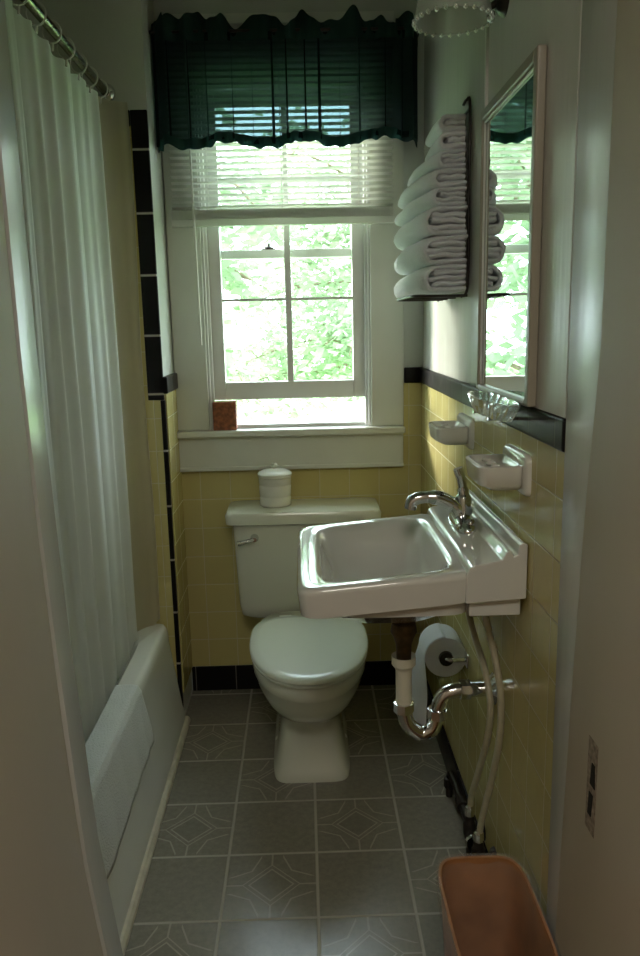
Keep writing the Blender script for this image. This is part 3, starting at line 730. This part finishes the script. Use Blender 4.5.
for i in range(26):
    a = 2 * PI * i / 26; lathe(bm, [(.0008, -.0055), (.0045, -.003), (.0055, 0), (.0045, .003), (.0008, .0055)], (.310 + .0755 * math.cos(a), LY + .0755 * math.sin(a), 1.936), N=8)
b_ = obj('beaded_rim', bm, M['cutglass'], la, smooth=50)
bm = bmesh.new(); lathe(bm, [(.001, -.075), (.018, -.070), (.026, -.055), (.026, -.045), (.014, -.020), (.013, 0)], (.310, LY, 2.045), N=24)
obj('light_bulb', bm, M['bead'], la, smooth=60)
# small chrome pull knob below the arm
bm = bmesh.new(); lathe(bm, [(.001, -.010), (.007, -.008), (.009, 0), (.007, .008), (.001, .010)], (PX - .030, LY - .01, 1.940), N=16); tube(bm, [(PX - .030, LY - .01, 1.949), (PX - .030, LY - .002, 1.966)], .002, 6)
obj('switch_knob', bm, M['chrome'], la, smooth=60)

# ------------------------------------------------------------------ towels in a wall rack
RY0, RY1 = 2.02, 2.30
rk = thing('towel_rack', 'dark wire towel rack on the right wall holding a stack of white towels', 'rack', (XR, 2.16, 1.43))
for y in (2.000, 2.345):
    bm = bmesh.new(); tube(bm, smooth_path([(.400, y, 1.420), (.4165, y, 1.45), (.4165, y, 1.65), (.4165, y, 1.865), (.408, y, 1.880), (.400, y, 1.868)], 5), .0035, 10)
    obj('upright', bm, M['dark'], rk, smooth=60)
for z_ in (1.424, 1.642, 1.862):
    dx = .27 if z_ < 1.6 else (.30 if z_ < 1.8 else .335)
    bm = bmesh.new()
    if z_ < 1.6: tube(bm, smooth_path([(.4165, 2.000, 1.424), (.35, 2.000, 1.424), (.285, 2.004, 1.425), (.278, 2.17, 1.425), (.285, 2.341, 1.425), (.35, 2.345, 1.424), (.4165, 2.345, 1.424)], 6), .0035, 8)
    else: tube(bm, [(.4165, 2.000, z_), (.4165, 2.345, z_)], .0035, 8)
    obj('cross_wire', bm, M['dark'], rk, smooth=60)
for y in (2.05, 2.17, 2.29):
    bm = bmesh.new(); tube(bm, [(.420, y, 1.424), (.285, y, 1.424)], .0030, 8); obj('shelf_wire', bm, M['dark'], rk, smooth=60)

def towel(name, zb, zt_, x0, x1, ya, yb, layers, seed, label, skew=.03, slope=.10):
    """folded towel: an outer ribbon folded round the left end, with a folded core between its leaves"""
    bm = bmesh.new(); H_ = zt_ - zb + .002; NL = layers; t = H_ / NL
    def sweep(outline, key, tk):
        NY = 44; rings = []; zc = sum(p[1] for p in outline) / len(outline)
        for j in range(NY + 1):
            v = j / NY; y = ya + (yb - ya) * v
            e = min(1.0, (1 - abs(2 * v - 1)) * 11); e = math.sqrt(max(0.0, 1 - (1 - e) ** 2)) * .72 + .28
            ring = []
            for (px, pz, cx_, cz_) in outline:
                qx, qz = cx_ + (px - cx_) * e, cz_ + (pz - cz_) * e      # thin the leaf towards its rolled edges
                f = max(0.0, (x1 - qx) / (x1 - x0))
                n1 = noise.noise(Vector((qx * 14 + seed, y * 10, key * 3.7 + seed))); n2 = noise.noise(Vector((qx * 45, y * 16 + seed, qz * 60)))
                n3 = noise.noise(Vector((seed, y * 7, key * 1.7)))
                ring.append((qx - skew * math.sin(PI / 2 * min(1, v * 1.3)) * f + .014 * n3 * f + .004 * n1 * f + .0025 * n2, y + (.006 * noise.noise(Vector((qx * 22, qz * 60, seed + v * 9))) if v < .1 or v > .9 else 0),
                             zb + qz + slope * H_ * (1 - f) * 0 - .006 * f * (v - .3) * 0 + .0045 * n1 * f + .0018 * n2 - .010 * f * f * (.4 + v) + .004 * math.sin(PI * v) * f))
            rings.append(ring)
        loft(bm, rings)
    r = t * .94 / 2
    # outer leaf, centre line from lower right, round the left, to upper right
    path = [(x1 - i * (x1 - x0 - H_ / 2) / 9, t / 2) for i in range(10)]
    cx, cz, rad = x0 + H_ / 2, H_ / 2, H_ / 2 - t / 2
    path = path[:-1] + [(cx - (H_ / 2 - t / 2) * math.sin(PI * k / 10) * 1.0, cz - rad * math.cos(PI * k / 10)) for k in range(11)]
    path += [(cx + i * (x1 - cx) / 9, H_ - t / 2) for i in range(1, 10)]
    def ribbon(path):
        L, Rr = [], []
        for i, p in enumerate(path):
            a_, b_ = path[max(0, i - 1)], path[min(len(path) - 1, i + 1)]
            dx, dz = b_[0] - a_[0], b_[1] - a_[1]; m_ = math.hypot(dx, dz) or 1; nx, nz = -dz / m_, dx / m_
            L.append((p[0] + nx * r, p[1] + nz * r, p[0], p[1])); Rr.append((p[0] - nx * r, p[1] - nz * r, p[0], p[1]))
        return L + Rr[::-1]
    sweep(ribbon(path), 0, t)
    for q in range(1, NL - 1):
        zq = (q + .5) * t; sh = .006 + .010 * abs(zq - H_ / 2) / H_ + .004 * math.sin(seed + q * 2)
        core = [(x1 - .002 - i * (x1 - x0 - t * 1.1 - sh) / 11, zq + .0015 * math.sin(i * .9 + q + seed)) for i in range(12)]
        sweep(ribbon(core), 2 + q, t)
    return tag(obj(name, bm, M['terry'], smooth=180), label, 'towel', 'white towels stacked in the wall rack')
XT = .410
spec = [  # z0, z1, left x at front, y0, y1, layers
    (1.434, 1.500, .305, 1.985, 2.355, 5, 'white folded bath towel at the very bottom of the rack stack'),
    (1.502, 1.568, .298, 1.980, 2.360, 5, 'white folded bath towel second from the bottom of the rack stack'),
    (1.570, 1.638, .303, 1.985, 2.355, 5, 'white folded bath towel third from the bottom, the topmost of the wide ones'),
    (1.640, 1.683, .325, 1.995, 2.350, 4, 'white folded hand towel fourth from the bottom, just above the wide towels'),
    (1.685, 1.729, .330, 2.000, 2.340, 3, 'white folded hand towel in the middle of the upper stack, fifth from the bottom'),
    (1.731, 1.774, .338, 2.005, 2.300, 4, 'white folded hand towel third from the top of the stack'),
    (1.776, 1.813, .341, 2.005, 2.180, 3, 'small folded white washcloth second from the top of the stack'),
    (1.815, 1.852, .342, 2.010, 2.170, 3, 'small folded white washcloth on the very top of the stack')]
for i, s in enumerate(spec):
    towel('towel' if i < 6 else 'washcloth', s[0], s[1], s[2], XT, s[3], s[4], s[5], i * 7.3, s[6], (.025, .025, .025, .045, .050, .035, .005, .005)[i])

# ------------------------------------------------------------------ bathtub
TZ = .365; TXO = -.440
tu = thing('bathtub', 'white built-in bathtub with a plain apron along the left side', 'bathtub', ((XL + TXO) / 2, 1.88, 0))
ty0, ty1 = 1.301, YE - TT - .001
bm = bmesh.new()
TR = -.487       # outer edge of the rim; the apron flares out to the floor
rings = [sell(XL + .002, TXO - .004, ty0, ty1, .0, 60), sell(XL + .002, TXO - .004, ty0, ty1, .045, 60), sell(XL + .002, TXO - .010, ty0, ty1, .060, 60),
         sell(XL + .002, TR + .003, ty0, ty1, TZ - .060, 60), sell(XL + .002, TR + .002, ty0, ty1, TZ - .035, 60), sell(XL + .002, TR - .002, ty0, ty1, TZ - .014, 50), sell(XL + .004, TR - .010, ty0 + .002, ty1 - .002, TZ - .003, 50), sell(XL + .012, TR - .020, ty0 + .006, ty1 - .006, TZ, 40),
         sell(XL + .05, TR - .062, ty0 + .05, ty1 - .05, TZ, 9), sell(XL + .062, TR - .074, ty0 + .062, ty1 - .062, TZ - .012, 8), sell(XL + .09, TXO - .165, ty0 + .11, ty1 - .12, .20, 6), sell(XL + .14, TXO - .21, ty0 + .17, ty1 - .18, .09, 4), sell(XL + .25, TXO - .30, ty0 + .4, ty1 - .4, .075, 3)]
loft(bm, rings)
obj('tub_shell', bm, M['tub'], tu, smooth=40)
bm = bmesh.new(); loft(bm, [[(TXO - .006, y, .0005), (TXO + .012, y, .0005), (TXO + .010, y, .010), (TXO + .003, y, .017), (TXO - .006, y, .018)] for y in (1.301, YE - .013)])
obj('floor_trim', bm, M['caulk'], tu, label='yellowed trim strip at the floor')

# towel draped over the tub rim
def fmat(u, v):
    y = 1.36 + (2.065 - 1.36) * u + .010 * math.sin(v * 6) * (1 - u)
    # v runs from inside the rim, over it, down the apron
    pts = [(-.552, TZ + .007), (-.53, TZ + .008), (-.505, TZ + .007), (-.490, TZ + .003), (-.481, TZ - .012), (-.477, TZ - .045), (-.466, .25), (-.458, .185)]
    if v > .98: pass
    t_ = v * (len(pts) - 1); i = min(int(t_), len(pts) - 2); f = t_ - i
    x = pts[i][0] * (1 - f) + pts[i + 1][0] * f; z_ = pts[i][1] * (1 - f) + pts[i + 1][1] * f
    wv = .004 * noise.noise(Vector((y * 9, v * 4, 3.1))) + .003 * math.sin(y * 26 + v)
    if v > .55: x += abs(wv) * 1.4 * (v - .55) / .45; z_ += .010 * math.sin(y * 7) * (v - .55) / .45
    else: z_ += abs(wv) * .5
    return (x, y, z_)
bm = bmesh.new(); sheet(bm, fmat, 90, 42, -.005)
tag(obj('bath_towel', bm, M['mat'], smooth=180), 'white bath mat towel draped over the edge of the bathtub', 'towel')

# ------------------------------------------------------------------ shower rod, curtain and liner
RX, RZ = -.575, 2.062
rd = thing('shower_rod', 'dull metal shower curtain rod at the upper left', 'rod', (RX, YE - .012, RZ))
bm = bmesh.new(); tube(bm, [(RX, 1.300, RZ), (RX, YE - .014, RZ)], .0125, 18); obj('pole', bm, M['rodmetal'], rd, smooth=60)
bm = bmesh.new(); lathe(bm, [(.0135, -.018), (.020, -.014), (.028, 0)], (RX, YE - .0005, RZ), 'Y', 24); obj('flange', bm, M['chrome'], rd, smooth=40)
CY0, CY1 = 1.325, 2.515
NR = 11
ring_y = [CY0 + .03 + (2.480 - CY0 - .03) * i / (NR - 1) for i in range(NR)]
rg0 = None
for i, y in enumerate(ring_y):
    if rg0 is None:
        bm = bmesh.new(); pts = [(RX + .022 * math.sin(2 * PI * k_ / 22), y, RZ - .0085 + .0245 * math.cos(2 * PI * k_ / 22)) for k_ in range(23)]
        tube(bm, pts, .0022, 8); rg0 = obj('curtain_ring', bm, M['bead'], smooth=60); ry = y; ly = rg0.location.y
        o = rg0
    else:
        o = rg0.copy(); COL.objects.link(o); o.location.y = ly + (y - ry)
    tag(o, 'clear plastic curtain ring on the shower rod', 'curtain ring', 'curtain rings on the shower rod')
    o['label'] = 'pale curtain ring at the far end of the shower rod, by the tub end wall' if i == NR - 1 else 'pale curtain ring second from the far end of the shower rod' if i == NR - 2 else 'pale curtain ring third from the far end of the shower rod' if i == NR - 3 else 'pale curtain ring on the near stretch of the shower rod'
def ccurt(u, v, X, y0, y1, z0, z1, nf, amp, seed, drift):
    y = y0 + (y1 - y0) * u; z_ = z0 + (z1 - z0) * v
    ph = u * nf * 2 * PI + .9 * math.sin(u * 11 + seed) + .25 * noise.noise(Vector((u * 3, v * 2, seed)))
    A = amp * (.45 + .55 * (1 - v) ** .7)
    x = X + A * math.sin(ph) + .3 * A * math.sin(ph * 2.3 + seed) + .006 * noise.noise(Vector((u * 6, v * 3, seed + 5)))
    y += .35 * A * math.cos(ph) - drift * (1 - v)
    return x, y, z_
def fcur(u, v):
    x, y, z_ = ccurt(u, v, RX - .012, CY0, 2.535, .30, 2.036, 9.0, .018, 2.0, .02 * u)
    if v > .97: z_ -= .010 * (1 - math.cos(u * (NR - 1) * 2 * PI)) * .5
    return x, y, z_
cu = thing('shower_curtain', 'white shower curtain hanging in folds inside the bathtub', 'curtain', (RX, 1.9, .30))
bm = bmesh.new(); sheet(bm, fcur, 300, 60); obj('fabric', bm, M['curtain'], cu, smooth=180)
bm = bmesh.new()
def fhm(u, v):
    x, y, z_ = fcur(u, 0); return x + .0015, y, .299 + .03 * v
sheet(bm, fhm, 300, 2); obj('bottom_hem', bm, M['curtain'], cu, smooth=180)
bm = bmesh.new()
for y in ring_y: tube(bm, [(RX, y, RZ - .034), (RX - .002, y, RZ - .05)], .003, 8)
pieces('grommet', bm, M['bead'], cu, smooth=60)
def flin(u, v):
    x, y, z_ = ccurt(u, v, RX - .050, 1.35, 2.536, .26, 2.030, 6.0, .010, 7.0, 0)
    e = max(0.0, (u - .86) / .14); k_ = e * e * (3 - 2 * e)
    zz = .385 + (z_ - .26) * (2.03 - .385) / (2.03 - .26)
    return x * (1 - k_) + (-.511 + .004 * math.sin(v * 9)) * k_, y * (1 - k_) + (2.541 - .004 * math.sin(u * 90) ** 2) * k_, z_ * (1 - k_) + zz * k_
bm = bmesh.new(); sheet(bm, flin, 200, 40)
tag(obj('curtain_liner', bm, M['liner'], smooth=180), 'cream clear plastic liner hanging behind the shower curtain', 'curtain')

# ------------------------------------------------------------------ waste basket with a clear bag
WXc, WYc, WZt = .318, 1.215, .318
wb = thing('waste_basket', 'brown rectangular waste basket by the right wall, lined with a clear bag', 'basket', (WXc, WYc, 0))
def bring(hx, hy, z, n=5, N=72): return sell(WXc - hx, WXc + hx, WYc - hy, WYc + hy, z, n, N)
bm = bmesh.new(); loft(bm, [bring(.064, .11, .002), bring(.067, .113, .005), bring(.082, .150, WZt - .014), bring(.085, .154, WZt - .012), bring(.085, .154, WZt), bring(.080, .148, WZt), bring(.078, .146, WZt - .016), bring(.063, .109, .014), bring(.01, .01, .012)])
obj('bin', bm, M['basket'], wb, smooth=40)
def fbag(u, v):
    pr = [(-.020, .10), (-.010, .22), (-.0075, WZt - .02), (-.003, WZt + .006), (.0025, WZt + .004), (.0045, WZt - .02), (.0035, WZt - .06), (.0005, WZt - .10)]
    t_ = v * (len(pr) - 1); i = min(int(t_), len(pr) - 2); f = t_ - i
    d = pr[i][0] * (1 - f) + pr[i + 1][0] * f; z_ = pr[i][1] * (1 - f) + pr[i + 1][1] * f
    a = 2 * PI * u; c, s_ = math.cos(a), math.sin(a); q = noise.noise(Vector((c * 5, s_ * 5, v * 5))); n2 = noise.noise(Vector((c * 13, s_ * 13, v * 3)))
    tz = .064 + (.085 - .064) * min(1, z_ / WZt); ty = .11 + (.154 - .11) * min(1, z_ / WZt)
    if i < 3: d -= .004 * abs(n2) * (1 if i < 2 else 1 - f)
    else: d += .003 * abs(q) + .003 * abs(n2) * (0 if i == 3 else 1)
    if i >= 5: z_ += .02 * n2
    n = 5; px = (tz + d) * math.copysign(abs(c) ** (2 / n), c); py = (ty + d) * math.copysign(abs(s_) ** (2 / n), s_)
    return (WXc + px, WYc + py, z_ + .002 * q)
bm = bmesh.new(); sheet(bm, fbag, 160, 42); bmesh.ops.remove_doubles(bm, verts=bm.verts, dist=.00005)
obj('bag', bm, M['bag'], wb, smooth=180, label='clear plastic bin bag')

# ------------------------------------------------------------------ outside
g_ = tag(obj('lawn', nbox(-25, 25, YB + 1.0, 40, -.9, -.8), M['grass']), 'bright lawn beyond the window', 'lawn'); g_['kind'] = 'structure'
def tree(name, label, base, height, crown, nleaf, rad, seed):
    rnd = random.Random(seed)
    t_ = thing(name, label, 'tree', base)
    bx, by, bz = base
    bm = bmesh.new()
    top = Vector((bx + .3, by, bz + height))
    tube(bm, smooth_path([(bx, by, bz), (bx + .08, by + .05, bz + height * .35), (bx - .05, by, bz + height * .7), top], 5), [.11 - .005 * i for i in range(16)], 10)
    tips = []
    for k_ in range(30):
        z_ = bz + height * (.25 + .72 * k_ / 30); a = rnd.uniform(0, 2 * PI); L = crown * rnd.uniform(.7, 1.15)
        p0 = Vector((bx, by, z_)); p1 = p0 + Vector((math.cos(a) * L * .5, math.sin(a) * L * .5, rnd.uniform(-.1, .4))); p2 = p0 + Vector((math.cos(a) * L, math.sin(a) * L, rnd.uniform(-.5, .5)))
        sp_ = smooth_path([p0, p1, p2], 4); tube(bm, sp_, [.030 - .003 * i for i in range(len(sp_))], 6); tips += sp_[3:]
        for q in range(3):
            s0 = rnd.choice(sp_[3:]); s1 = s0 + Vector((rnd.uniform(-.6, .6), rnd.uniform(-.5, .5), rnd.uniform(-.5, .3))); tube(bm, [s0, (s0 + s1) / 2 + Vector((0, 0, .05)), s1], [.010, .007, .004], 5); tips += [(s0 + s1) / 2, s1]
    obj('trunk', bm, M['bark'], t_, smooth=60)
    bm = bmesh.new()
    for k_ in range(nleaf):
        c = rnd.choice(tips) + Vector((rnd.gauss(0, rad), rnd.gauss(0, rad), rnd.gauss(0, rad)))
        a = rnd.uniform(0, 2 * PI); d = Vector((math.cos(a), math.sin(a) * .6, rnd.uniform(-.9, .3))).normalized(); s = d.cross(Vector((rnd.uniform(-1, 1), rnd.uniform(-1, 1), 1))).normalized()
        L = rnd.uniform(.09, .19); W_ = L * .34
        vs = [bm.verts.new(p) for p in (c, c + d * L * .4 + s * W_, c + d * L, c + d * L * .4 - s * W_)]
        bm.faces.new(vs)
    o = obj('foliage', bm, M['leaf'], t_); o['kind'] = 'stuff'
tree('tree', 'light green leafy tree outside, filling the left side of the window', (-1.5, YB + 4.2, -.80), 4.1, 1.5, 8000, .16, 3)
tree('tree', 'light green leafy tree outside with a dark bough across the right panes', (1.1, YB + 9.6, -.80), 4.8, 2.4, 11000, .24, 12)

# ------------------------------------------------------------------ light
w_ = bpy.data.worlds.new('sky'); sc.world = w_; w_.use_nodes = True
nt = w_.node_tree; nt.nodes.clear()
o = nt.nodes.new('ShaderNodeOutputWorld'); b = nt.nodes.new('ShaderNodeBackground')
b.inputs[0].default_value = (0.76, 0.90, 1.0, 1); b.inputs[1].default_value = 8.0
nt.links.new(b.outputs[0], o.inputs[0])
sun = bpy.data.lights.new('sun', 'SUN'); sun.energy = 9.0; sun.angle = math.radians(16); sun.color = (1, .96, .88)
so = bpy.data.objects.new('sun', sun); COL.objects.link(so); so.rotation_euler = Vector((.66, -.60, -.20)).to_track_quat('-Z', 'Y').to_euler()
hl = bpy.data.lights.new('hall_lamp', 'AREA'); hl.energy = 12; hl.size = .5; hl.color = (1, .94, .83)
ho = bpy.data.objects.new('hall_lamp', hl); COL.objects.link(ho); ho.location = (0, -.45, ZC - .05)

# ------------------------------------------------------------------ camera
F = 780.0
Yc = Vector(((302 - 320) / F, (325 - 478) / F, 1.0)).normalized()
roll = .022
u = Vector((-roll, -1.0, 0)); u.z = -(u.x * Yc.x + u.y * Yc.y) / Yc.z; u.normalize()
Xc = Yc.cross(u)
if Xc.x < 0: Xc = -Xc
# columns: camera axes (right, up, back) expressed in the world
right = Vector((Xc.x, Yc.x, u.x)); down = Vector((Xc.y, Yc.y, u.y)); fwd = Vector((Xc.z, Yc.z, u.z))
m = Matrix((( right.x, -down.x, -fwd.x, 0), (right.y, -down.y, -fwd.y, 0), (right.z, -down.z, -fwd.z, 1.36), (0, 0, 0, 1)))
cd = bpy.data.cameras.new('camera'); cam = bpy.data.objects.new('camera', cd); COL.objects.link(cam)
cam.matrix_world = m
cd.sensor_fit = 'VERTICAL'; cd.sensor_height = 36; cd.lens = 36 * F / 956; cd.clip_start = .02
sc.camera = cam
vs = sc.view_settings
vs.view_transform = 'Standard'; vs.look = 'None'; vs.gamma = 1; vs.use_curve_mapping = False; vs.exposure = 0.58
